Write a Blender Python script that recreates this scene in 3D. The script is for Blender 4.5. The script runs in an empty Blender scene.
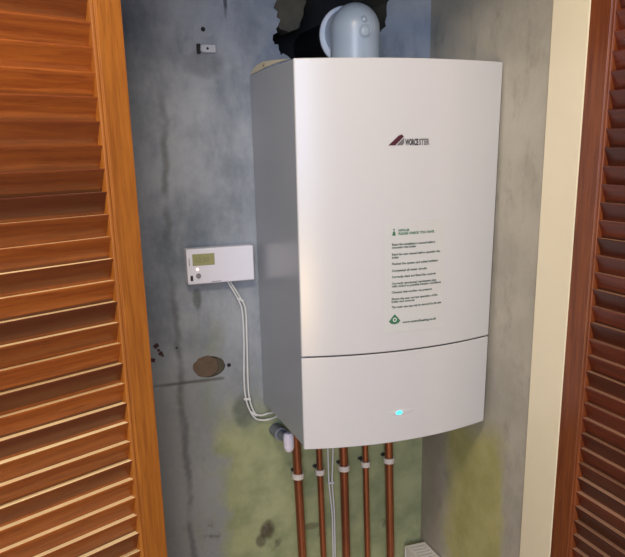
import bpy, bmesh, math, random
from mathutils import Vector, Matrix
random.seed(4)
C = bpy.context.scene.collection
FZ = 0.9                      # underside of the boiler stands 0.9 m above the floor

# ------------------------------------------------------------------ helpers
def fin(bm, name, mat, parent=None, smooth=False, bevel=0, seg=2, recalc=True, sharp=40):
    if recalc: bmesh.ops.recalc_face_normals(bm, faces=bm.faces)
    me = bpy.data.meshes.new(name); bm.to_mesh(me); bm.free()
    o = bpy.data.objects.new(name, me); C.objects.link(o)
    for m in (mat if isinstance(mat, (list, tuple)) else [mat]): me.materials.append(m)
    if parent is not None:
        o.parent = parent
        L = Vector((0, 0, 0)); q = parent
        while q is not None: L += q.location; q = q.parent
        o.location = -L                     # meshes are written in world metres
    if smooth:
        for p in me.polygons: p.use_smooth = True
        me.set_sharp_from_angle(angle=math.radians(sharp))
    if bevel:
        b = o.modifiers.new('bevel', 'BEVEL'); b.width = bevel; b.segments = seg; b.limit_method = 'ANGLE'
        b.angle_limit = math.radians(40)
    return o

def thing(name, label, cat, loc, group=None):
    o = bpy.data.objects.new(name, None); C.objects.link(o); o.location = loc
    o.empty_display_size = .05
    return tag(o, label, cat, group)

def tag(o, label, cat, group=None):
    o['label'] = label; o['category'] = cat
    if group: o['group'] = group
    return o

def struct(o):
    o['kind'] = 'structure'; return o

def box(bm, x0, x1, y0, y1, z0, z1, M=None):
    vs = [bm.verts.new((x, y, z)) for x in (x0, x1) for y in (y0, y1) for z in (z0, z1)]
    if M is not None:
        for v in vs: v.co = M @ v.co
    for f in ((0,1,3,2),(4,6,7,5),(0,4,5,1),(2,3,7,6),(0,2,6,4),(1,5,7,3)):
        bm.faces.new([vs[i] for i in f])
    return vs

def B(*a, **k):
    bm = bmesh.new(); box(bm, *a, **k); return bm

def prism(bm, pts, a, b, axis):
    """polygon pts extruded from a to b along axis (0,1,2)"""
    def P(p, t):
        l = [p[0], p[1]]; l.insert(axis, t); return l
    A = [bm.verts.new(P(p, a)) for p in pts]; D = [bm.verts.new(P(p, b)) for p in pts]
    bm.faces.new(A); bm.faces.new(D[::-1])
    n = len(pts)
    for i in range(n): bm.faces.new((A[i], A[(i+1) % n], D[(i+1) % n], D[i]))

def spline(pts, n=8):
    P = [Vector(p) for p in pts]; out = []
    for i in range(len(P)-1):
        p0 = P[max(i-1, 0)]; p1 = P[i]; p2 = P[i+1]; p3 = P[min(i+2, len(P)-1)]
        for k in range(n):
            t = k/n
            out.append(.5*((2*p1)+(p2-p0)*t+(2*p0-5*p1+4*p2-p3)*t*t+(3*p1-p0-3*p2+p3)*t**3))
    out.append(P[-1]); return out

def tube(bm, pts, r, seg=12, cap=True):
    pts = [Vector(p) for p in pts]; n = len(pts); rings = []
    rr = r if isinstance(r, (list, tuple)) else [r]*n
    t0 = (pts[1]-pts[0]).normalized()
    u = t0.orthogonal().normalized()
    for i in range(n):
        t = (pts[min(i+1, n-1)]-pts[max(i-1, 0)]).normalized()
        u = (u-t*u.dot(t)).normalized(); w = t.cross(u)
        rings.append([bm.verts.new(pts[i]+rr[i]*(math.cos(a)*u+math.sin(a)*w)) for a in [2*math.pi*k/seg for k in range(seg)]])
    for i in range(n-1):
        for k in range(seg):
            bm.faces.new((rings[i][k], rings[i][(k+1) % seg], rings[i+1][(k+1) % seg], rings[i+1][k]))
    if cap:
        bm.faces.new(rings[0][::-1]); bm.faces.new(rings[-1])

def lathe(bm, prof, o, axis, seg=32):
    """prof: (radius, height along axis)"""
    ax = Vector(axis).normalized(); u = ax.orthogonal().normalized(); w = ax.cross(u); o = Vector(o); rings = []
    for r, h in prof:
        if r < 1e-6: rings.append([bm.verts.new(o+ax*h)])
        else: rings.append([bm.verts.new(o+ax*h+r*(math.cos(2*math.pi*k/seg)*u+math.sin(2*math.pi*k/seg)*w)) for k in range(seg)])
    for a, b in zip(rings[:-1], rings[1:]):
        for k in range(seg):
            k2 = (k+1) % seg
            if len(a) == 1 and len(b) == 1: continue
            if len(a) == 1: bm.faces.new((a[0], b[k2], b[k]))
            elif len(b) == 1: bm.faces.new((a[k], a[k2], b[0]))
            else: bm.faces.new((a[k], a[k2], b[k2], b[k]))

# ------------------------------------------------------------------ materials
class NT:
    def __init__(s, name):
        s.m = bpy.data.materials.new(name); s.m.use_nodes = True; s.t = s.m.node_tree
        s.b = s.t.nodes['Principled BSDF']
        s.co = None
    def n(s, typ, **k):
        x = s.t.nodes.new(typ)
        for a, v in k.items(): setattr(x, a, v)
        return x
    def put(s, sock, v):
        if hasattr(v, 'is_output') or isinstance(v, bpy.types.NodeSocket): s.t.links.new(v, sock)
        else: sock.default_value = v
    def obj(s):
        if s.co is None: s.co = s.n('ShaderNodeTexCoord').outputs['Object']
        return s.co
    def xyz(s):
        q = s.n('ShaderNodeSeparateXYZ'); s.t.links.new(s.obj(), q.inputs[0]); return q.outputs
    def math(s, op, a, b=0.0, c=0.0, clamp=False):
        q = s.n('ShaderNodeMath', operation=op, use_clamp=clamp)
        for i, v in enumerate((a, b, c)): s.put(q.inputs[i], v)
        return q.outputs[0]
    def noise(s, scale, detail=4, rough=.55, vec=None, stretch=None, dist=0):
        q = s.n('ShaderNodeTexNoise'); q.inputs['Scale'].default_value = scale
        q.inputs['Detail'].default_value = detail; q.inputs['Roughness'].default_value = rough
        q.inputs['Distortion'].default_value = dist
        v = vec or s.obj()
        if stretch:
            mp = s.n('ShaderNodeMapping'); mp.inputs['Scale'].default_value = stretch
            s.t.links.new(v, mp.inputs[0]); v = mp.outputs[0]
        s.t.links.new(v, q.inputs['Vector']); return q.outputs[0]
    def step(s, v, a, b):
        """smooth 0..1 while v goes from a to b (either order)"""
        q = s.n('ShaderNodeMapRange', interpolation_type='SMOOTHSTEP'); s.put(q.inputs[0], v)
        flip = a > b
        q.inputs[1].default_value = min(a, b); q.inputs[2].default_value = max(a, b)
        q.inputs[3].default_value = 1.0 if flip else 0.0; q.inputs[4].default_value = 0.0 if flip else 1.0
        return q.outputs[0]
    def mix(s, f, a, b, mode='MIX'):
        q = s.n('ShaderNodeMix', data_type='RGBA', blend_type=mode)
        s.put(q.inputs[0], f)
        for i, v in ((6, a), (7, b)):
            s.put(q.inputs[i], v if not isinstance(v, tuple) else (*v[:3], 1))
        return q.outputs[2]
    def bump(s, h, st=.3, d=.002):
        q = s.n('ShaderNodeBump'); q.inputs['Strength'].default_value = st; q.inputs['Distance'].default_value = d
        s.put(q.inputs['Height'], h); s.t.links.new(q.outputs[0], s.b.inputs['Normal'])
    def done(s, col, rough=.5, metal=0, spec=.5):
        s.put(s.b.inputs['Base Color'], col if not isinstance(col, tuple) else (*col[:3], 1))
        s.put(s.b.inputs['Roughness'], rough); s.b.inputs['Metallic'].default_value = metal
        s.b.inputs['Specular IOR Level'].default_value = spec
        return s.m

def plain(name, col, rough=.5, metal=0, spec=.5, var=.06, scale=40):
    t = NT(name); nz = t.noise(scale, 3)
    a = tuple(c*(1-var) for c in col); b = tuple(min(1, c*(1+var)) for c in col)
    return t.done(t.mix(nz, a, b), rough, metal, spec)

def emit(name, col, st):
    t = NT(name); t.b.inputs['Emission Color'].default_value = (*col, 1); t.b.inputs['Emission Strength'].default_value = st
    return t.done(col, .4)

def s2l(r, g, b):
    return tuple(((c/255+.055)/1.055)**2.4 if c > 10 else c/255/12.92 for c in (r, g, b))

# back wall: bare blue-grey plaster, old green paint low down, cracks and stains
def mat_back():
    t = NT('bare_plaster'); x, y, z = t.xyz(); z = t.math('SUBTRACT', z, FZ)
    big = t.noise(3.2, 5, .6); mid = t.noise(11, 6, .65, stretch=(1.6, 1, .7)); fine = t.noise(70, 4, .6)
    c = t.mix(t.step(big, .34, .66), (.140, .170, .210), (.310, .340, .390))
    c = t.mix(t.math('MULTIPLY', t.step(mid, .45, .75), .55), c, (.105, .125, .155))
    c = t.mix(t.math('MULTIPLY', t.step(mid, .52, .25), .35), c, (.36, .39, .43))
    # lower part is a more neutral grey
    c = t.mix(t.math('MULTIPLY', t.step(z, .35, -.1), .7), c, (.235, .25, .25))
    # streaks of green staining, then the old green paint
    st = t.noise(5, 5, .6, stretch=(2.4, 1, .8))
    c = t.mix(t.math('MULTIPLY', t.math('MULTIPLY', t.step(st, .5, .7), t.step(z, .5, .1)), .4), c, (.20, .23, .13))
    wob = t.math('MULTIPLY', t.math('SUBTRACT', t.noise(9, 5, .6), .5), .16)
    gx = t.step(t.math('ADD', x, wob), -.135, -.085)
    gz = t.step(t.math('ADD', z, t.math('MULTIPLY', wob, 1.2)), .05, -.09)
    green = t.mix(t.step(t.noise(14, 5), .3, .7), (.215, .25, .115), (.34, .36, .18))
    c = t.mix(t.math('MULTIPLY', t.math('MULTIPLY', gx, gz), .88), c, green)
    # dark vertical seam at the left
    w2 = t.math('MULTIPLY', t.math('SUBTRACT', t.noise(6, 4, .6, stretch=(.2, 1, 1)), .5), .07)
    d = t.math('ABSOLUTE', t.math('SUBTRACT', t.math('ADD', x, w2), -.195))
    seam = t.math('MULTIPLY', t.step(d, .013, .001), t.math('MULTIPLY', t.step(z, .82, .6), t.step(t.noise(8, 3), .3, .55)))
    c = t.mix(t.math('MULTIPLY', seam, .6), c, (.075, .08, .085))
    # paler strip left of the seam, low down
    c = t.mix(t.math('MULTIPLY', t.math('MULTIPLY', t.step(x, -.2, -.215), t.step(z, .2, -.1)), .35), c, (.31, .32, .32))
    # horizontal crack
    h = t.math('ABSOLUTE', t.math('SUBTRACT', t.math('ADD', z, t.math('MULTIPLY', w2, .12)), .078))
    cr = t.math('MULTIPLY', t.step(h, .006, .0005), t.math('MULTIPLY', t.step(x, -.085, -.10), t.step(x, -.32, -.20)))
    c = t.mix(t.math('MULTIPLY', cr, .75), c, (.07, .068, .065))
    # brown mould spots in the green
    mo = t.noise(17, 5, .6)
    c = t.mix(t.math('MULTIPLY', t.math('MULTIPLY', t.step(mo, .6, .72), t.step(z, -.06, -.2)), .65), c, (.085, .075, .05))
    def blot(px, pz, rx, rz, col, amt, c):
        ex = t.math('DIVIDE', t.math('SUBTRACT', x, px), rx); ez = t.math('DIVIDE', t.math('SUBTRACT', z, pz), rz)
        r = t.math('ADD', t.math('POWER', t.math('ABSOLUTE', ex), 2.0), t.math('POWER', t.math('ABSOLUTE', ez), 2.0))
        r = t.math('ADD', r, t.math('MULTIPLY', t.math('SUBTRACT', t.noise(22, 4), .5), 1.6))
        return t.mix(t.math('MULTIPLY', t.step(r, 1.2, .2), amt), c, col)
    c = blot(-.05, -.01, .03, .05, (.085, .10, .075), .7, c)
    c = blot(-.145, .275, .012, .03, (.07, .085, .075), .7, c)
    c = blot(0.0, -.345, .022, .03, (.05, .035, .022), .85, c)
    c = blot(-.02, -.375, .016, .022, (.06, .045, .03), .7, c)
    c = blot(.12, -.36, .03, .012, (.10, .085, .05), .6, c)
    c = blot(-.0447, .93, .006, .06, (.03, .033, .04), .9, c)
    c = blot(-.10, .78, .05, .03, (.10, .11, .13), .5, c)
    c = t.mix(t.math('MULTIPLY', t.math('SUBTRACT', fine, .5), .5), c, (.45, .45, .45))
    t.bump(t.math('ADD', t.math('MULTIPLY', mid, 1.0), t.math('ADD', t.math('MULTIPLY', fine, .25), t.math('MULTIPLY', t.math('ADD', cr, seam), -.8))), .45, .004)
    return t.done(c, .8, 0, .25)

def mat_right():
    t = NT('side_plaster'); x, y, z = t.xyz(); z = t.math('SUBTRACT', z, FZ)
    big = t.noise(4, 5, .6); mid = t.noise(14, 6, .65, stretch=(1, 1.4, .8)); fine = t.noise(80, 4)
    c = t.mix(t.step(big, .3, .7), (.33, .31, .255), (.47, .435, .36))
    c = t.mix(t.math('MULTIPLY', t.step(mid, .5, .75), .5), c, (.22, .20, .17))
    wob = t.math('MULTIPLY', t.math('SUBTRACT', t.noise(8, 5, .6), .5), .14)
    gy = t.math('MULTIPLY', t.step(t.math('ADD', y, wob), -.40, -.35), t.step(t.math('ADD', y, wob), -.09, -.18))
    gz = t.step(t.math('ADD', z, wob), .03, -.10)
    green = t.mix(t.step(t.noise(12, 5), .3, .7), (.36, .345, .10), (.48, .45, .17))
    c = t.mix(t.math('MULTIPLY', t.math('MULTIPLY', gy, gz), .85), c, green)
    c = t.mix(t.math('MULTIPLY', t.math('MULTIPLY', t.step(y, -.16, -.05), t.step(z, .1, -.1)), .5), c, (.19, .155, .10))
    c = t.mix(t.math('MULTIPLY', t.math('SUBTRACT', fine, .5), .4), c, (.5, .5, .48))
    t.bump(t.math('ADD', mid, t.math('MULTIPLY', fine, .3)), .4, .004)
    return t.done(c, .8, 0, .25)

def mat_wood(name, a, b, c3, pitch, z0, var, along, rough=.38):
    """streaky timber; slat-to-slat tone changes with height when pitch is set"""
    t = NT(name); x, y, z = t.xyz()
    st = {'u': (1.4, 1.4, 26), 'z': (26, 26, 1.4)}[along]
    g = t.noise(6, 5, .6, stretch=st, dist=.4); g2 = t.noise(22, 3, .5, stretch=st)
    c = t.mix(t.step(g, .3, .7), a, b)
    c = t.mix(t.math('MULTIPLY', t.step(g2, .55, .75), .45), c, c3)
    if pitch:
        k = t.math('FLOOR', t.math('DIVIDE', t.math('SUBTRACT', z, z0), pitch))
        wn = t.n('ShaderNodeTexWhiteNoise', noise_dimensions='1D'); t.put(wn.inputs['W'], k)
        c = t.mix(t.math('MULTIPLY', wn.outputs[0], var), c, c3)
    kn = t.noise(7, 2, .4, stretch=(1, 1, .6))
    c = t.mix(t.math('MULTIPLY', t.step(kn, .70, .78), .6), c, tuple(v*.5 for v in c3))
    t.bump(g2, .1, .001)
    return t.done(c, rough, 0, .45)

M_back = mat_back(); M_right = mat_right()
M_cream = plain('cream_gloss_paint', (.80, .72, .52), .28, var=.03, scale=12)
M_wall = plain('room_wall_paint', (.62, .57, .48), .7, var=.04, scale=6)
M_floor = NT('floor_boards'); M_floor = M_floor.done(M_floor.mix(M_floor.noise(5, 4, .6, stretch=(14, 1, 1)), (.30, .20, .11), (.42, .29, .17)), .45)
M_ceil = plain('ceiling_paint', (.75, .73, .68), .8, var=.02)
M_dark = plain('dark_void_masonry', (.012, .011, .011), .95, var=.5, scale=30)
M_mortar = plain('crumbling_mortar', (.075, .068, .050), .95, var=.5, scale=35)
M_brown = plain('rusty_brown_filler', (.105, .072, .050), .9, var=.35, scale=60)
M_edge1 = plain('lit_pale_timber_edge', (.88, .68, .38), .28, var=.15, scale=14)  # lamplight on the slat tops, put into the colour
M_edge2 = plain('lit_tan_timber_edge', (.34, .19, .115), .35, var=.25, scale=14)  # painted lamplight on slat tops, tan for the darker shutter
M_tin = plain('dull_zinc', (.40, .42, .46), .5, .3, var=.2, scale=30)
M_hole = plain('shadowed_hole', (.015, .014, .016), .9)
M_red = plain('dark_red_plug', (.055, .022, .022), .8, var=.3)
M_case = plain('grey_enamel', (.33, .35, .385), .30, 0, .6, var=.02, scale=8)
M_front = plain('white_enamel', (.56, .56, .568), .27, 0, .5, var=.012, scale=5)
M_under = plain('dark_chassis', (.035, .035, .038), .6)
M_sticker = plain('sticker_film', (.55, .558, .548), .35, var=.01)
M_ink = plain('grey_ink', (.06, .10, .075), .6)
M_green = plain('green_ink', (.035, .15, .075), .6)
M_white = plain('white_ink', (.75, .78, .76), .6)
M_badge = plain('charcoal_lettering', (.045, .042, .05), .35, .3)
M_maroon = plain('maroon_emblem', (.085, .022, .030), .35, .2)
M_silver_glare = plain('silver_grey_and_glare', (.22, .215, .225), .3, .4)  # grey of the emblem wedge, also painted glare on the last letters
M_blue = emit('cyan_light', (.05, .75, 1.0), 2.2)
M_flue = plain('pale_blue_grey_plastic', (.33, .40, .48), .32, var=.04, scale=15)
M_flue2 = plain('pale_grey_rim', (.62, .68, .76), .3, var=.03)
M_plastic = plain('white_plastic', (.66, .67, .76), .35, var=.02)
M_lcd = plain('greenish_display', (.30, .30, .15), .2, var=.12, scale=90)
M_lcdink = plain('display_digits', (.17, .17, .085), .4)
M_knob = plain('grey_knob', (.22, .20, .23), .4)
M_black = plain('black_plastic', (.012, .012, .014), .35)
M_led = emit('pink_light', (1.0, .50, .46), 2.0)
M_cable = plain('white_cable_sheath', (.60, .62, .63), .45, var=.05)
M_clip = plain('cream_clip_plastic', (.66, .60, .54), .45, var=.05)
M_pipegrey = plain('grey_sleeve_plastic', (.16, .18, .22), .5)
M_pipewhite = plain('white_waste_plastic', (.72, .68, .76), .4, var=.03)
M_rad = plain('white_radiator_enamel', (.74, .70, .64), .35, var=.02)
M_paper = plain('beige_card', (.60, .54, .40), .85, var=.1)
t = NT('copper'); g = t.noise(9, 5, .6, stretch=(1, 1, .35))
M_copper = t.done(t.mix(t.step(g, .35, .7), (.44, .16, .075), (.25, .085, .045)), t.math('ADD', t.math('MULTIPLY', g, .3), .22), .85)

WX = .444
# ------------------------------------------------------------------ the setting
def cut(o, cutters):
    for k, (pts, a, b) in enumerate(cutters):
        bm = bmesh.new(); prism(bm, pts, a, b, 1); bmesh.ops.recalc_face_normals(bm, faces=bm.faces)
        me = bpy.data.meshes.new('cutter'); bm.to_mesh(me); bm.free()
        me.materials.append(M_mortar)
        c = bpy.data.objects.new('cutter', me); C.objects.link(c)
        md = o.modifiers.new('cut', 'BOOLEAN'); md.object = c; md.operation = 'DIFFERENCE'; md.solver = 'EXACT'
        md.material_mode = 'TRANSFER'
        bpy.context.view_layer.update()
        dg = bpy.context.evaluated_depsgraph_get()
        new = bpy.data.meshes.new_from_object(o.evaluated_get(dg), preserve_all_data_layers=True, depsgraph=dg)
        o.modifiers.clear(); o.data = new
        bpy.data.objects.remove(c)

def jag(pts, n=4, amp=.005):
    out = []
    for i, p in enumerate(pts):
        q = pts[(i+1) % len(pts)]
        for k in range(n):
            u = k/n
            out.append((p[0]+(q[0]-p[0])*u+random.uniform(-amp, amp), p[1]+(q[1]-p[1])*u+random.uniform(-amp, amp)))
    return out
Zs = lambda L: [(a, b+FZ) for a, b in L]

wb = struct(fin(B(-1.04, .60, 0, .18, 0, 2.45), 'wall_back', M_back))
hole = jag(Zs([(.060, .836), (.068, .815), (.088, .797), (.15, .77), (.26, .765), (.305, .80), (.312, .845), (.328, .88),
               (.336, .93), (.28, .985), (.15, .99), (.085, .965), (.066, .90), (.074, .866)]))
def oval(cx, cz, rx, rz, n=28, wob=.06):
    return [(cx+rx*math.cos(2*math.pi*k/n)*(1+random.uniform(-wob, wob)), cz+FZ+rz*math.sin(2*math.pi*k/n)*(1+random.uniform(-wob, wob))) for k in range(n)]
plug = oval(-.1345, .112, .0300, .0262)
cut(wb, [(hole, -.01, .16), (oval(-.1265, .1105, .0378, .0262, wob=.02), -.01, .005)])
# rough lining of the broken flue opening
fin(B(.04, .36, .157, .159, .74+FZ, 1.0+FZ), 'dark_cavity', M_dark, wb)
bm = bmesh.new(); prism(bm, jag(Zs([(.062, .868), (.058, .90), (.075, .975), (.135, .985), (.142, .91), (.122, .862), (.095, .852)]), 4, .004), .012, .06, 1)
fin(bm, 'mortar_lump', M_mortar, wb, bevel=.004)
bm = bmesh.new(); prism(bm, plug, -.0015, .005, 1)
fin(bm, 'brown_filler_plug', M_brown, wb, bevel=.002)
for px, pz, r in ((-.079, .109, .0042), (-.0953, .850, .0040), (-.20, .165, .002)):
    bm = bmesh.new(); lathe(bm, [(0, 0), (r, 0), (r*1.2, .0012)], (px, -.0012, pz+FZ), (0, 1, 0), 14)
    fin(bm, 'screw_hole', M_hole, wb)
for px, pz, w, h, a in ((-.2465, .175, .012, .009, -.6), (-.2415, .164, .006, .006, 0), (-.2375, .156, .010, .0075, -.5), (-.2565, .142, .010, .009, .2), (-.2335, .1505, .005, .005, .2)):
    bm = bmesh.new(); box(bm, -w/2, w/2, -.002, .002, -h/2, h/2, Matrix.Translation((px, 0, pz+FZ)) @ Matrix.Rotation(a, 4, 'Y'))
    fin(bm, 'red_wall_plug', M_red, wb, bevel=.001)

struct(fin(B(WX, .60, -.457, 0, 0, 2.45), 'wall_right', M_right))
struct(fin(B(-1.16, -1.04, -.557, .18, 0, 2.45), 'wall_left', M_wall))
bm = bmesh.new()
box(bm, WX+.012, 2.0, -.557, -.457, 0, 2.45)
struct(fin(bm, 'wall_front', M_wall))
struct(fin(B(-2.4, -1.16, -.557, -.437, 0, 2.45), 'wall_front', M_wall))
struct(fin(B(-1.16, WX+.012, -.557, -.437, 1.95, 2.45), 'wall_front', M_wall))
struct(fin(B(-2.4, 2.0, -4.2, .18, -.1, 0), 'floor', M_floor))
struct(fin(B(-2.4, 2.0, -4.2, .18, 2.45, 2.55), 'ceiling', M_ceil))
struct(fin(B(WX-.004, WX+.012, -.557, -.457, 0, 1.95), 'trim_1', M_cream, bevel=.002))
struct(fin(B(-1.04, -1.02, -.557, -.437, 0, 1.95), 'trim_2', M_cream, bevel=.002))
struct(fin(B(-1.02, WX-.004, -.557, -.437, 1.938, 1.95), 'trim_3', M_cream, bevel=.002))

# ------------------------------------------------------------------ louvred shutters
def shutter(name, label, org, du, nrm, width, stile, z_nose, pitch, mats):
    """org: corner at the free/hinge edge; du: along the leaf; nrm: towards the viewer"""
    ms, ml = mats
    root = thing(name, label, 'shutter', (org[0], org[1], 0))
    T = .028
    M = Matrix(((du[0], nrm[0], 0, org[0]), (du[1], nrm[1], 0, org[1]), (0, 0, 1, 0), (0, 0, 0, 1)))
    zb, zt = .012, 1.935
    rb, rt = .16, .09
    for a, b, g in ((0, stile, stile-.007), (width-stile, width, width-stile+.007)):
        bm = bmesh.new()
        # moulded stile: flat face with a small bead along its inner edge
        if a == 0: prof = [(0, 0), (g-.002, 0), (g-.001, -.003), (g+.001, -.003), (g+.002, -.0005), (b-.001, -.0015), (b, -.005), (b, -T), (0, -T)]
        else: prof = [(b, 0), (g+.002, 0), (g+.001, -.003), (g-.001, -.003), (g-.002, -.0005), (a+.001, -.0015), (a, -.005), (a, -T), (b, -T)]
        prism(bm, prof, zb, zt, 2)
        for v in bm.verts: v.co = M @ v.co
        fin(bm, 'stile', ms, root, bevel=.0012)
    for z0, z1 in ((zb, zb+rb), (zt-rt, zt)):
        bm = bmesh.new(); box(bm, stile, width-stile, -T+.002, -.002, z0, z1, M)
        fin(bm, 'rail', ms, root, bevel=.0015)
    bm = bmesh.new()
    k0 = math.floor((z_nose-(zt-rt-.006))/pitch); z = z_nose - k0*pitch
    while z > zt-rt-.006: z -= pitch
    while z > zb+rb+.03:
        dz, dn = .0405, .0130
        tl = random.uniform(-.0015, .0015)
        nx = -.0025                              # square-cut nose with eased corners, blade falling away behind it
        prof = [(nx-.0012, z-.0042), (nx-.0002, z-.0022), (nx, z-.0008), (nx-.0006, z), (nx-.0112, z-.0004), (nx-.0122, z-.0018),
                (nx-dn-.0108, z-dz+tl+.001), (nx-dn-.0098, z-dz+tl), (nx-dn-.0022, z-dz+tl), (nx-dn-.0012, z-dz+tl+.001)]
        n = len(prof)
        A = [bm.verts.new(M @ Vector((stile-.001, p[0], p[1]))) for p in prof]
        D = [bm.verts.new(M @ Vector((width-stile+.001, p[0], p[1]+random.uniform(-.0005, .0005)))) for p in prof]
        bm.faces.new(A); bm.faces.new(D[::-1])
        for i in range(n): bm.faces.new((A[i], A[(i+1) % n], D[(i+1) % n], D[i])).material_index = 1 if i == 3 else 0  # top face of the nose takes the painted-lamplight colour
        z -= pitch
    fin(bm, 'louvre_slats', ml, root, smooth=True, sharp=50)
    return root

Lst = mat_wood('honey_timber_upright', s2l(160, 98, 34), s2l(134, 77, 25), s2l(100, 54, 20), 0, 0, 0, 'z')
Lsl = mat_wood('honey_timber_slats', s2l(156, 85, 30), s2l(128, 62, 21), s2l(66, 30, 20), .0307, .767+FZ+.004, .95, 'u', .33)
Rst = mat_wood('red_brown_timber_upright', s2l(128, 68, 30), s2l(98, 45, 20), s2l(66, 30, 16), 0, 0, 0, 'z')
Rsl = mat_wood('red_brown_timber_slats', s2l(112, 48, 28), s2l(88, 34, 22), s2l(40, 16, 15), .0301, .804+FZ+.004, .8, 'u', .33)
dl = Vector((-.887, -.462)).normalized()
nl = Vector((.462, -.887)).normalized()
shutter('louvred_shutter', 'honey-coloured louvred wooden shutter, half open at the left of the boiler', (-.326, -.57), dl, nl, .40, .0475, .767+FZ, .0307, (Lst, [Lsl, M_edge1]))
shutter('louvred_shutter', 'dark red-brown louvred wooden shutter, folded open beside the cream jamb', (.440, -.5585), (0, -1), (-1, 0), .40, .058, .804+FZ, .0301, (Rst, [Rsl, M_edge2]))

# ------------------------------------------------------------------ boiler
W, H, D, S, BU = .434, .76, .311, .199, .036
def yf(x):
    u = (x-W/2)/(W/2); return -D-BU*(1-u*u)
boiler = thing('gas_boiler', 'white wall-hung gas boiler with a bowed front and grey sides', 'boiler', (W/2, 0, FZ))
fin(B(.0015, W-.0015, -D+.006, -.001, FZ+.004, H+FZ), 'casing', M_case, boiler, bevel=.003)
fin(B(.02, W-.02, -D+.03, -.02, FZ-.004, FZ+.004), 'base_plate', M_under, boiler)
def bowed(z0, z1, name):
    bm = bmesh.new(); n = 40
    pts = [(W*i/n, yf(W*i/n)) for i in range(n+1)] + [(W, -D+.0075), (0, -D+.0075)]
    prism(bm, pts, z0, z1, 2)
    for v in bm.verts: v.co.x += v.co.x/W*(-.0032+.0088*(v.co.z-FZ)/H)   # the pressed front splays a little towards the top
    return fin(bm, name, M_front, boiler, smooth=True, bevel=.0018, sharp=30)
bowed(FZ+S+.0015, FZ+H, 'front_panel')
bowed(FZ, FZ+S-.0015, 'lower_front_panel')
bm = bmesh.new(); prism(bm, [(W*i/40, yf(W*i/40)+.0035) for i in range(1, 40)] + [(W*39/40, -D+.006), (W/40, -D+.006)], FZ+S-.003, FZ+S+.003, 2)
fin(bm, 'seam_strip', M_under, boiler)

def onfront(bm, lift):
    for v in bm.verts: v.co.y = yf(v.co.x) - lift + v.co.y
def text_bm(body, x0, x1, z, h=None, bold=0.0, align='LEFT'):
    """flat text in the xz plane from x0 to x1, baseline z; cap height h (else natural)"""
    cu = bpy.data.curves.new('lettering', 'FONT'); cu.body = body; cu.size = 1; cu.offset = bold
    cu.resolution_u = 2
    o = bpy.data.objects.new('lettering', cu); C.objects.link(o)
    bpy.context.view_layer.update(); dg = bpy.context.evaluated_depsgraph_get()
    me = bpy.data.meshes.new_from_object(o.evaluated_get(dg)); bpy.data.objects.remove(o)
    bm = bmesh.new(); bm.from_mesh(me); bpy.data.meshes.remove(me)
    xs = [v.co.x for v in bm.verts]; a, b = min(xs), max(xs)
    sx = (x1-x0)/(b-a); sy = (h/.70) if h else sx
    for v in bm.verts: v.co = Vector((x0+(v.co.x-a)*sx, 0, z+v.co.y*sy))
    return bm
def merge(dst, src):
    me = bpy.data.meshes.new('m'); src.to_mesh(me); src.free(); dst.from_mesh(me); bpy.data.meshes.remove(me)

# brand badge: slanted maroon bar, then lettering
badge = bmesh.new()
prism(badge, [(.1725, .605+FZ), (.186, .605+FZ), (.2035, .6205+FZ), (.1995, .6245+FZ), (.193, .6225+FZ)], -.0012, 0, 1); onfront(badge, 0)
bg = fin(badge, 'slanted_emblem', M_maroon, boiler); bg['label'] = 'slanted maroon bar emblem'
bm = bmesh.new(); prism(bm, [(.189, .605+FZ), (.2005, .605+FZ), (.2045, .6085+FZ), (.2045, .6185+FZ)], -.001, 0, 1); onfront(bm, 0)
fin(bm, 'grey_emblem_wedge', M_silver_glare, bg)
bm = text_bm('WORCE', .2065, .2345, .605+FZ, .0108, .05); onfront(bm, .0008)
br = fin(bm, 'brand_lettering', M_badge, boiler, recalc=False); br['label'] = 'charcoal raised lettering'
bm = text_bm('STER', .2357, .2595, .605+FZ, .0108, .045); onfront(bm, .0008)  # last letters coloured paler to stand for glare
fin(bm, 'brand_lettering_glare', M_silver_glare, br, recalc=False)

# indicator light in a shallow scoop of the lower panel
bm = bmesh.new(); lathe(bm, [(0, .0022), (.5, .002), (.85, .0012), (1, 0)], (0, 0, 0), (0, -1, 0), 24)
for v in bm.verts: v.co = Vector((.2+v.co.x*.0086, v.co.y, .0655+FZ+v.co.z*.0048)); 
onfront(bm, 0)
fin(bm, 'indicator_light', M_blue, boiler, smooth=True)['label'] = 'glowing cyan status light'
bm = bmesh.new(); lathe(bm, [(0, .0011), (.6, .0009), (1, 0)], (0, 0, 0), (0, -1, 0), 32)
for v in bm.verts: v.co = Vector((.204+v.co.x*.034, v.co.y, .066+FZ+v.co.z*.007))
onfront(bm, 0)
fin(bm, 'indicator_scoop', M_front, boiler, smooth=True)

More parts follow.
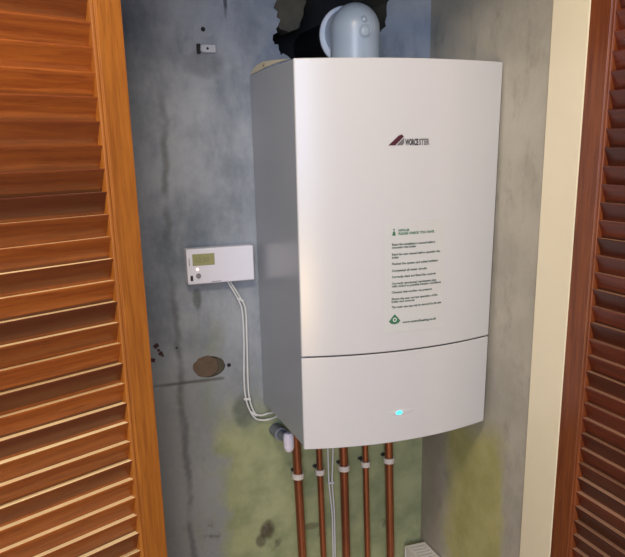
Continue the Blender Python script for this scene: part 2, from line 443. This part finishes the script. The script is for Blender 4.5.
# instruction sticker
bm = bmesh.new(); n = 10
x0, x1, z0, z1 = .166, .300, .240+FZ, .460+FZ
A = [(bm.verts.new((x0+(x1-x0)*i/n, 0, z0)), bm.verts.new((x0+(x1-x0)*i/n, 0, z1))) for i in range(n+1)]
for i in range(n): bm.faces.new((A[i][0], A[i+1][0], A[i+1][1], A[i][1]))
onfront(bm, .0004)
stk = fin(bm, 'instruction_sticker', M_sticker, boiler, recalc=False); stk['label'] = 'pale instruction sticker with green heading'
zy = lambda y: .4498-(y-228)*.0020033+FZ-.0022
k = .000505; xl = .181
bm = text_bm('INSTALLER', xl+.0135, xl+.0135+47*k, zy(230.5), .0042, .045)
merge(bm, text_bm('PLEASE CHECK YOU HAVE', xl+.0135, xl+.0135+158*k, zy(233.8), .0046, .045))
onfront(bm, .0008); fin(bm, 'sticker_heading', M_green, stk, recalc=False)
rows = [('Read the installation manual before', 190, 244), ('mounting the boiler', 105, 246.9), ('Read the user manual before operating the', 215, 253.7),
        ('boiler', 30, 256.7), ('Flushed the system and added inhibitor', 208, 263), ('Completed all water circuits', 155, 269.8),
        ('Correctly sited and fitted the controls', 197, 276), ('Correctly terminated condensate pipe', 200, 282.6),
        ('with regard to possible freezing conditions', 223, 285.4), ('Checked inlet working gas pressure', 180, 291.5),
        ('Shown the user correct operation of the', 208, 298.2), ('boiler and controls', 100, 301), ('This outer case may only be removed by the user', 228, 306.6)]
bm = bmesh.new()
for tx, w, y in rows: merge(bm, text_bm(tx, xl, xl+w*k, zy(y), .0043, .04))
onfront(bm, .0008); fin(bm, 'sticker_text', M_ink, stk, recalc=False)
bm = text_bm('www.centralheating.co.uk', xl+.024, xl+.024+157*k, zy(322.9), .0044, .045); onfront(bm, .0008)
fin(bm, 'web_address', M_ink, stk, recalc=False)
# small figure sign by the heading
bm = bmesh.new(); lathe(bm, [(0, .0), (.0018, 0)], (xl+.004, 0, zy(229)+.001), (0, -1, 0), 12)
xx = xl+.004; zz = zy(234.3)
prism(bm, [(xx-.0036, zz), (xx+.0036, zz), (xx+.0024, zz+.006), (xx+.0012, zz+.0085), (xx-.0012, zz+.0085), (xx-.0024, zz+.006)], -.0002, 0, 1); onfront(bm, .0007)
fin(bm, 'figure_sign', M_green, stk)
# green kite-shaped emblem with a pale roundel
bm = bmesh.new(); cx, cz = xl+.007, zy(319)+.001
prism(bm, [(cx-.0125, cz-.003), (cx-.008, cz-.0075), (cx, cz-.0095), (cx+.008, cz-.0075), (cx+.0125, cz-.003), (cx+.006, cz+.005), (cx, cz+.0115), (cx-.006, cz+.005)], -.0003, 0, 1); onfront(bm, .0007)
em = fin(bm, 'kite_emblem', M_green, stk)
bm = bmesh.new(); lathe(bm, [(.0026, 0), (.0042, 0)], (cx, 0, cz), (0, -1, 0), 18); onfront(bm, .0013)
fin(bm, 'emblem_roundel', M_white, stk, recalc=False)

# scrap lying over the top left edge of the boiler
bm = bmesh.new()
prism(bm, [(-.012, .7610+FZ), (-.022, .7670+FZ), (-.055, .7735+FZ), (-.105, .7760+FZ), (-.19, .7700+FZ), (-.285, .7622+FZ), (-.20, .7640+FZ), (-.125, .7640+FZ), (-.06, .7612+FZ)], .0015, .004, 0)
sc = thing('card_scrap', 'small curled beige card scrap on the top left edge of the boiler', 'card', (.002, -.13, H+FZ))
fin(bm, 'card', M_paper, sc)
bm = bmesh.new(); lathe(bm, [(0, 0), (.0038, 0), (.0034, .0008)], (.0016, -.115, .7695+FZ), (-1, 0, .2), 10)
fin(bm, 'dark_dot', M_brown, sc)

# ------------------------------------------------------------------ flue elbow
fx, fr = .197, .0515
flue = thing('flue_elbow', 'pale blue-grey flue elbow on top of the boiler, turning back into the wall', 'flue', (fx, -.13, H+FZ))
prof = [(fr, -.0765), (fr, -.004)] + [(fr*math.cos(q), .0525*math.sin(q)) for q in [math.pi/2*i/12 for i in range(13)]]
bm = bmesh.new(); lathe(bm, [(max(p[0], 0), p[1]) for p in prof[:-1]] + [(0, .0525)], (fx, -.13, FZ+.8375), (0, 0, 1), 48)
tube(bm, [(fx, -.13, FZ+.8365), (fx, -.08, FZ+.8365)], fr-.002, 40, cap=False)
fin(bm, 'elbow', M_flue, flue, smooth=True)
bm = bmesh.new(); lathe(bm, [(.046, -.003), (.0572, -.003), (.0592, -.001), (.0592, .004), (.0572, .006), (.046, .006)], (fx, -.080, FZ+.8335), (0, 1, 0), 56)
fin(bm, 'outlet_collar', M_flue2, flue, smooth=True)
bm = bmesh.new(); tube(bm, [(fx, -.079, FZ+.8335), (fx, .15, FZ+.8335)], .042, 32); fin(bm, 'flue_duct', M_black, flue, smooth=True)['label'] = 'black duct running into the wall'
bm = bmesh.new(); lathe(bm, [(fr+.0005, 0), (fr+.003, .001), (fr+.003, .010), (fr+.0005, .011)], (fx, -.13, FZ+.761), (0, 0, 1), 40)
fin(bm, 'base_flange', M_flue, flue, smooth=True)
for ang, z, r, nm in ((.02, .8285, .0110, 'test_point_cap'), (-.02, .8515, .0055, 'test_point_plug')):
    q = math.asin(min(1, max(0, (z-.8375)/.0525)))
    nrm = Vector((math.sin(ang)*math.cos(q), -math.cos(ang)*math.cos(q), math.sin(q)))
    c = Vector((fx, -.13, FZ+min(z, .8375))) + nrm*(fr-.001)
    bm = bmesh.new(); lathe(bm, [(r*1.25, -.004), (r*1.25, .001), (r*1.12, .0022), (r, .0010), (r*.9, .003), (r*.6, .0045), (0, .005)], c, nrm, 24)
    fin(bm, nm, M_flue, flue, smooth=True)
fin(B(fx-.009, fx-.005, -.13-fr-.002, -.13-fr+.004, FZ+.772, FZ+.79), 'alignment_rib', M_flue, flue, bevel=.001)

# ------------------------------------------------------------------ programmer
pr = thing('heating_programmer', 'white wall programmer with small display and pink light, left of boiler', 'programmer', (-.09, 0, .31+FZ))
px0, px1, pz0, pz1 = -.1685, -.0145, .3142, .3940
fin(B(px0, px1, -.030, -.001, pz0+FZ, pz1+FZ), 'housing', M_plastic, pr, bevel=.003, seg=3)
d = fin(B(-.1555, -.1055, -.0312, -.0295, .3562+FZ, .3822+FZ), 'display', M_lcd, pr, bevel=.0006); d['label'] = 'greenish display window'
bm = text_bm('12:30', -.147, -.118, .3635+FZ, .0115)
for v in bm.verts: v.co.y = -.0318
fin(bm, 'display_digits', M_lcdink, d, recalc=False)
bm = bmesh.new(); lathe(bm, [(.0032, -.001), (.003, .0012), (0, .0022)], (-.1455, -.030, .3480+FZ), (0, -1, 0), 18)
fin(bm, 'indicator_light', M_led, pr, smooth=True)['label'] = 'glowing pink indicator light'
bm = bmesh.new(); lathe(bm, [(.0056, -.001), (.0054, .003), (.0045, .004), (0, .0042)], (-.1442, -.030, .3335+FZ), (0, -1, 0), 24)
fin(bm, 'button', M_knob, pr, smooth=True)
fin(B(-.1625, -.1568, -.0325, -.029, .3232+FZ, .3345+FZ), 'rocker_switch', M_black, pr, bevel=.0008)
fin(B(-.1145, -.0930, -.0304, -.0298, .3175+FZ, .3190+FZ), 'maker_mark', M_knob, pr)
fin(B(-.1640, -.1622, -.0304, -.0298, .357+FZ, .374+FZ), 'side_mark', M_knob, pr)

# ------------------------------------------------------------------ cables from the programmer
def run(name, label, pts, r, mat, group, cat='cable'):
    bm = bmesh.new(); tube(bm, spline([(a, b, c+FZ) for a, b, c in pts]), r, 8)
    return tag(fin(bm, name, mat, None, smooth=True), label, cat, group)
Y = -.012
run('white_cable', 'outer white cable looping from the programmer to under the boiler',
    [(-.0735, -.014, .3145), (-.0712, Y, .307), (-.0500, Y, .2653), (-.0430, Y, .2349), (-.0425, Y, .1646), (-.0465, Y, .0768), (-.0435, Y, .0169), (-.0265, Y, -.0267), (-.0041, Y, -.0379), (.0192, -.02, -.0334), (.045, -.06, -.006)], .0021, M_cable, 'programmer cables')
run('white_cable', 'inner white cable looping from the programmer to under the boiler',
    [(-.0665, -.014, .3145), (-.0655, Y, .307), (-.0445, Y, .2685), (-.0346, Y, .2391), (-.0352, Y, .1639), (-.0369, Y, .0391), (-.0259, Y, -.0130), (-.0087, Y, -.0249), (.0104, -.015, -.0212), (.035, -.05, -.006)], .0021, M_cable, 'programmer cables')
def tie(x, z, a, label):
    bm = bmesh.new()
    box(bm, -.0085, .0085, -.0045, .0045, -.0025, .0025, Matrix.Translation((x, -.0095, z+FZ)) @ Matrix.Rotation(a, 4, 'Y'))
    tag(fin(bm, 'cable_tie', M_cable, None, bevel=.0012), label, 'cable tie', 'cable ties')
tie(-.046, .267, .5, 'white tie round the paired cables just below the programmer')
tie(-.041, .021, .1, 'white tie round the paired cables low down, before they curve')
tie(-.026, -.019, .7, 'white tie round the paired cables where they curve under the boiler')
run('thin_white_wire', 'left of two thin white wires running down between the second and third copper pipes',
    [(.161, -.02, -.003), (.1618, -.02, -.136), (.1634, -.02, -.234), (.1705, -.02, -.32), (.1717, -.02, -.4223), (.172, -.02, -.6), (.172, -.02, -.899)], .0021, M_cable, 'wires beside the pipes', 'wire')
run('thin_white_wire', 'right of two thin white wires running down between the second and third copper pipes',
    [(.176, -.02, -.003), (.176, -.02, -.138), (.1725, -.02, -.234), (.1768, -.02, -.32), (.1776, -.02, -.4415), (.178, -.02, -.6), (.178, -.02, -.899)], .0021, M_cable, 'wires beside the pipes', 'wire')
for zz, lb in ((-.234, 'white tie round the two thin wires between the pipes'),):
    bm = bmesh.new(); box(bm, .1600, .1765, -.0245, -.0155, zz+FZ-.0025, zz+FZ+.0025)
    tag(fin(bm, 'cable_tie', M_cable, None, bevel=.001), lb, 'cable tie', 'cable ties')

# ------------------------------------------------------------------ copper pipes and their clips
names = ['leftmost', 'second from left', 'middle', 'fourth from left', 'rightmost']
for i, (x, xb, r) in enumerate(((.0730, .0790, .0108), (.1321, .1370, .0078), (.1978, .2015, .0108), (.2583, .2630, .0078), (.3252, .3310, .0108))):
    tp = thing('copper_pipe', f'bare copper pipe below the boiler, {names[i]} of the five', 'pipe', (xb, -.04, 0), 'copper pipes under the boiler')
    bm = bmesh.new(); sl = (xb-x)/(-.24)
    pts = [(x+sl*(z+.19), -.04, z+FZ) for z in (.0, -.1, -.19, -.3, -.45)] + [(x+sl*-.26, -.04, z+FZ) for z in (-.6, -.75, -.899)]
    tube(bm, pts, r, 20); fin(bm, 'tube', M_copper, tp, smooth=True)
    bm = bmesh.new(); lathe(bm, [(r, -.014), (r*1.5, -.014), (r*1.5, -.004), (r*1.3, 0), (0, 0)], (x+sl*.19, -.04, FZ), (0, 0, 1), 6)
    fin(bm, 'union_nut', M_copper, tp)
    cl = thing('pipe_clip', f'white plastic clip holding the {names[i]} copper pipe' if i in (0, 2, 4) else f'white plastic clip holding the copper pipe {names[i]}', 'pipe clip', (x, 0, FZ-.19), 'pipe clips under the boiler')
    z = FZ-.188
    bm = bmesh.new(); lathe(bm, [(r+.0005, -.007), (r+.0042, -.007), (r+.0042, .007), (r+.0005, .007), (r+.0005, -.007)], (x, -.04, z), (0, 0, 1), 28)
    fin(bm, 'ring', M_clip, cl, smooth=True)
    bm = bmesh.new(); box(bm, x-.003, x+.003, -.04+r+.003, 0, z-.003, z+.003); box(bm, x-.006, x+.006, -.002, 0, z-.004, z+.004)
    fin(bm, 'wall_foot', M_under, cl, bevel=.0006)

# ------------------------------------------------------------------ condensate outlet by the left pipe
wp = thing('waste_pipe', 'short white waste pipe elbow under the left side of the boiler', 'pipe', (.030, -.11, FZ))
bm = bmesh.new(); lathe(bm, [(0, -.089), (.007, -.088), (.0105, -.084), (.0125, -.077), (.0128, -.055), (.0118, -.047), (.009, -.042), (0, -.040)], (.0305, -.108, FZ), (0, 0, 1), 24)
fin(bm, 'elbow_body', M_pipewhite, wp, smooth=True)
bm = bmesh.new(); tube(bm, [(.030, -.0, FZ-.072), (.0302, -.05, FZ-.067), (.0302, -.0501, FZ-.067), (.0305, -.105, FZ-.060)], [.0165, .0165, .0115, .0115], 20)
fin(bm, 'grey_sleeve', M_pipegrey, wp, smooth=True)['label'] = 'dark grey sleeve running back to the wall'

# ------------------------------------------------------------------ bracket high on the wall
bk = thing('wall_bracket', 'small grey metal bracket screwed to the wall high left of boiler', 'bracket', (-.086, 0, .812+FZ))
fin(B(-.1010, -.0715, -.007, 0, .8035+FZ, .8195+FZ), 'plate', M_tin, bk, bevel=.001)
fin(B(-.1120, -.1045, -.008, 0, .8015+FZ, .8205+FZ), 'dark_end', M_hole, bk, bevel=.001)
fin(B(-.1045, -.1010, -.004, 0, .806+FZ, .817+FZ), 'neck', M_tin, bk)
bm = bmesh.new(); lathe(bm, [(.0028, -.001), (.0025, .0014), (0, .002)], (-.0895, -.007, .8115+FZ), (0, -1, 0), 14); fin(bm, 'screw', M_hole, bk)

# ------------------------------------------------------------------ radiator in the corner
rad = thing('radiator', 'white panel radiator low on the right wall, only its top end showing', 'radiator', (.41, -.23, 0))
rz = FZ-.458; ry0, ry1 = -.43, -.032; rx0, rx1 = .381, .440
bm = bmesh.new(); box(bm, rx0, rx0+.012, ry0, ry1, .10, rz-.006)
n = int((ry1-ry0)/.033)
for i in range(n):
    y = ry0+.02+i*.033; box(bm, rx0-.003, rx0+.001, y, y+.018, .13, rz-.04)
fin(bm, 'front_panel', M_rad, rad, bevel=.002)
fin(B(rx1-.012, rx1, ry0, ry1, .10, rz-.006), 'rear_panel', M_rad, rad, bevel=.002)
for y0, y1 in ((ry0-.003, ry0), (ry1, ry1+.003)):
    fin(B(rx0-.001, rx1, y0, y1, .105, rz-.002), 'end_panel', M_rad, rad, bevel=.001)
fin(B(rx0+.013, rx1-.013, ry0+.004, ry1-.004, .12, rz-.03), 'convector_core', M_under, rad)
bm = bmesh.new()
box(bm, rx0-.001, rx0+.009, ry0, ry1, rz-.006, rz); box(bm, rx1-.009, rx1, ry0, ry1, rz-.006, rz)
y = ry0
while y < ry1-.004:
    box(bm, rx0+.009, rx1-.009, y, y+.0080, rz-.005, rz-.0003); y += .0150
fin(bm, 'top_grille', M_rad, rad)
for y in (-.35, -.11):
    fin(B(rx0+.014, rx1-.014, y-.012, y+.012, 0, .13), 'foot', M_rad, rad)
    fin(B(rx1-.001, WX, y-.02, y+.02, .25, .35), 'bracket', M_rad, rad)

# ------------------------------------------------------------------ light
def area(name, loc, tgt, size, power, col, shape='DISK'):
    l = bpy.data.lights.new(name, 'AREA'); l.shape = shape; l.size = size; l.energy = power; l.color = col
    o = bpy.data.objects.new(name, l); C.objects.link(o); o.location = loc
    o.rotation_euler = (Vector(tgt)-Vector(loc)).to_track_quat('-Z', 'Y').to_euler(); return o
area('ceiling_lamp', (-.45, -1.40, 2.40), (.05, -.3, .9), .50, 23, (1.0, .84, .64))
area('daylight_fill', (-1.3, -3.6, 1.75), (0, 0, 1.4), 1.3, 60, (.62, .74, 1.0), 'SQUARE')  # unseen cool fill added from the left, behind the camera
area('warm_fill', (-.75, -2.7, .75), (.3, -.3, .75), .35, 14, (1.0, .72, .38))  # unseen low warm fill, added to brighten the lower parts
w = bpy.data.worlds.new('world'); bpy.context.scene.world = w; w.use_nodes = True
w.node_tree.nodes['Background'].inputs[0].default_value = (.62, .72, 1.0, 1); w.node_tree.nodes['Background'].inputs[1].default_value = .22

# ------------------------------------------------------------------ camera
yaw, pitch, roll, f = .338, .273, -.023, 734.6
cy, sy, cp, sp = math.cos(yaw), math.sin(yaw), math.cos(pitch), math.sin(pitch)
F = Vector((sy*cp, cy*cp, -sp)); r = Vector((cy, -sy, 0)); u = r.cross(F)
Rr = math.cos(roll)*r+math.sin(roll)*u; U = -math.sin(roll)*r+math.cos(roll)*u
cam = bpy.data.cameras.new('camera'); co = bpy.data.objects.new('camera', cam); C.objects.link(co)
m = Matrix((Rr, U, -F)).transposed().to_4x4(); m.translation = Vector((-.451, -1.654, .603+FZ)); co.matrix_world = m
cam.sensor_fit = 'HORIZONTAL'; cam.sensor_width = 36; cam.lens = f*36/625
cam.shift_x = (312.5-311.45)/625; cam.shift_y = (354.03-278.5)/625; cam.clip_start = .02
sc_ = bpy.context.scene; sc_.camera = co
sc_.view_settings.view_transform = 'Standard'; sc_.view_settings.look = 'None'; sc_.view_settings.exposure = 0
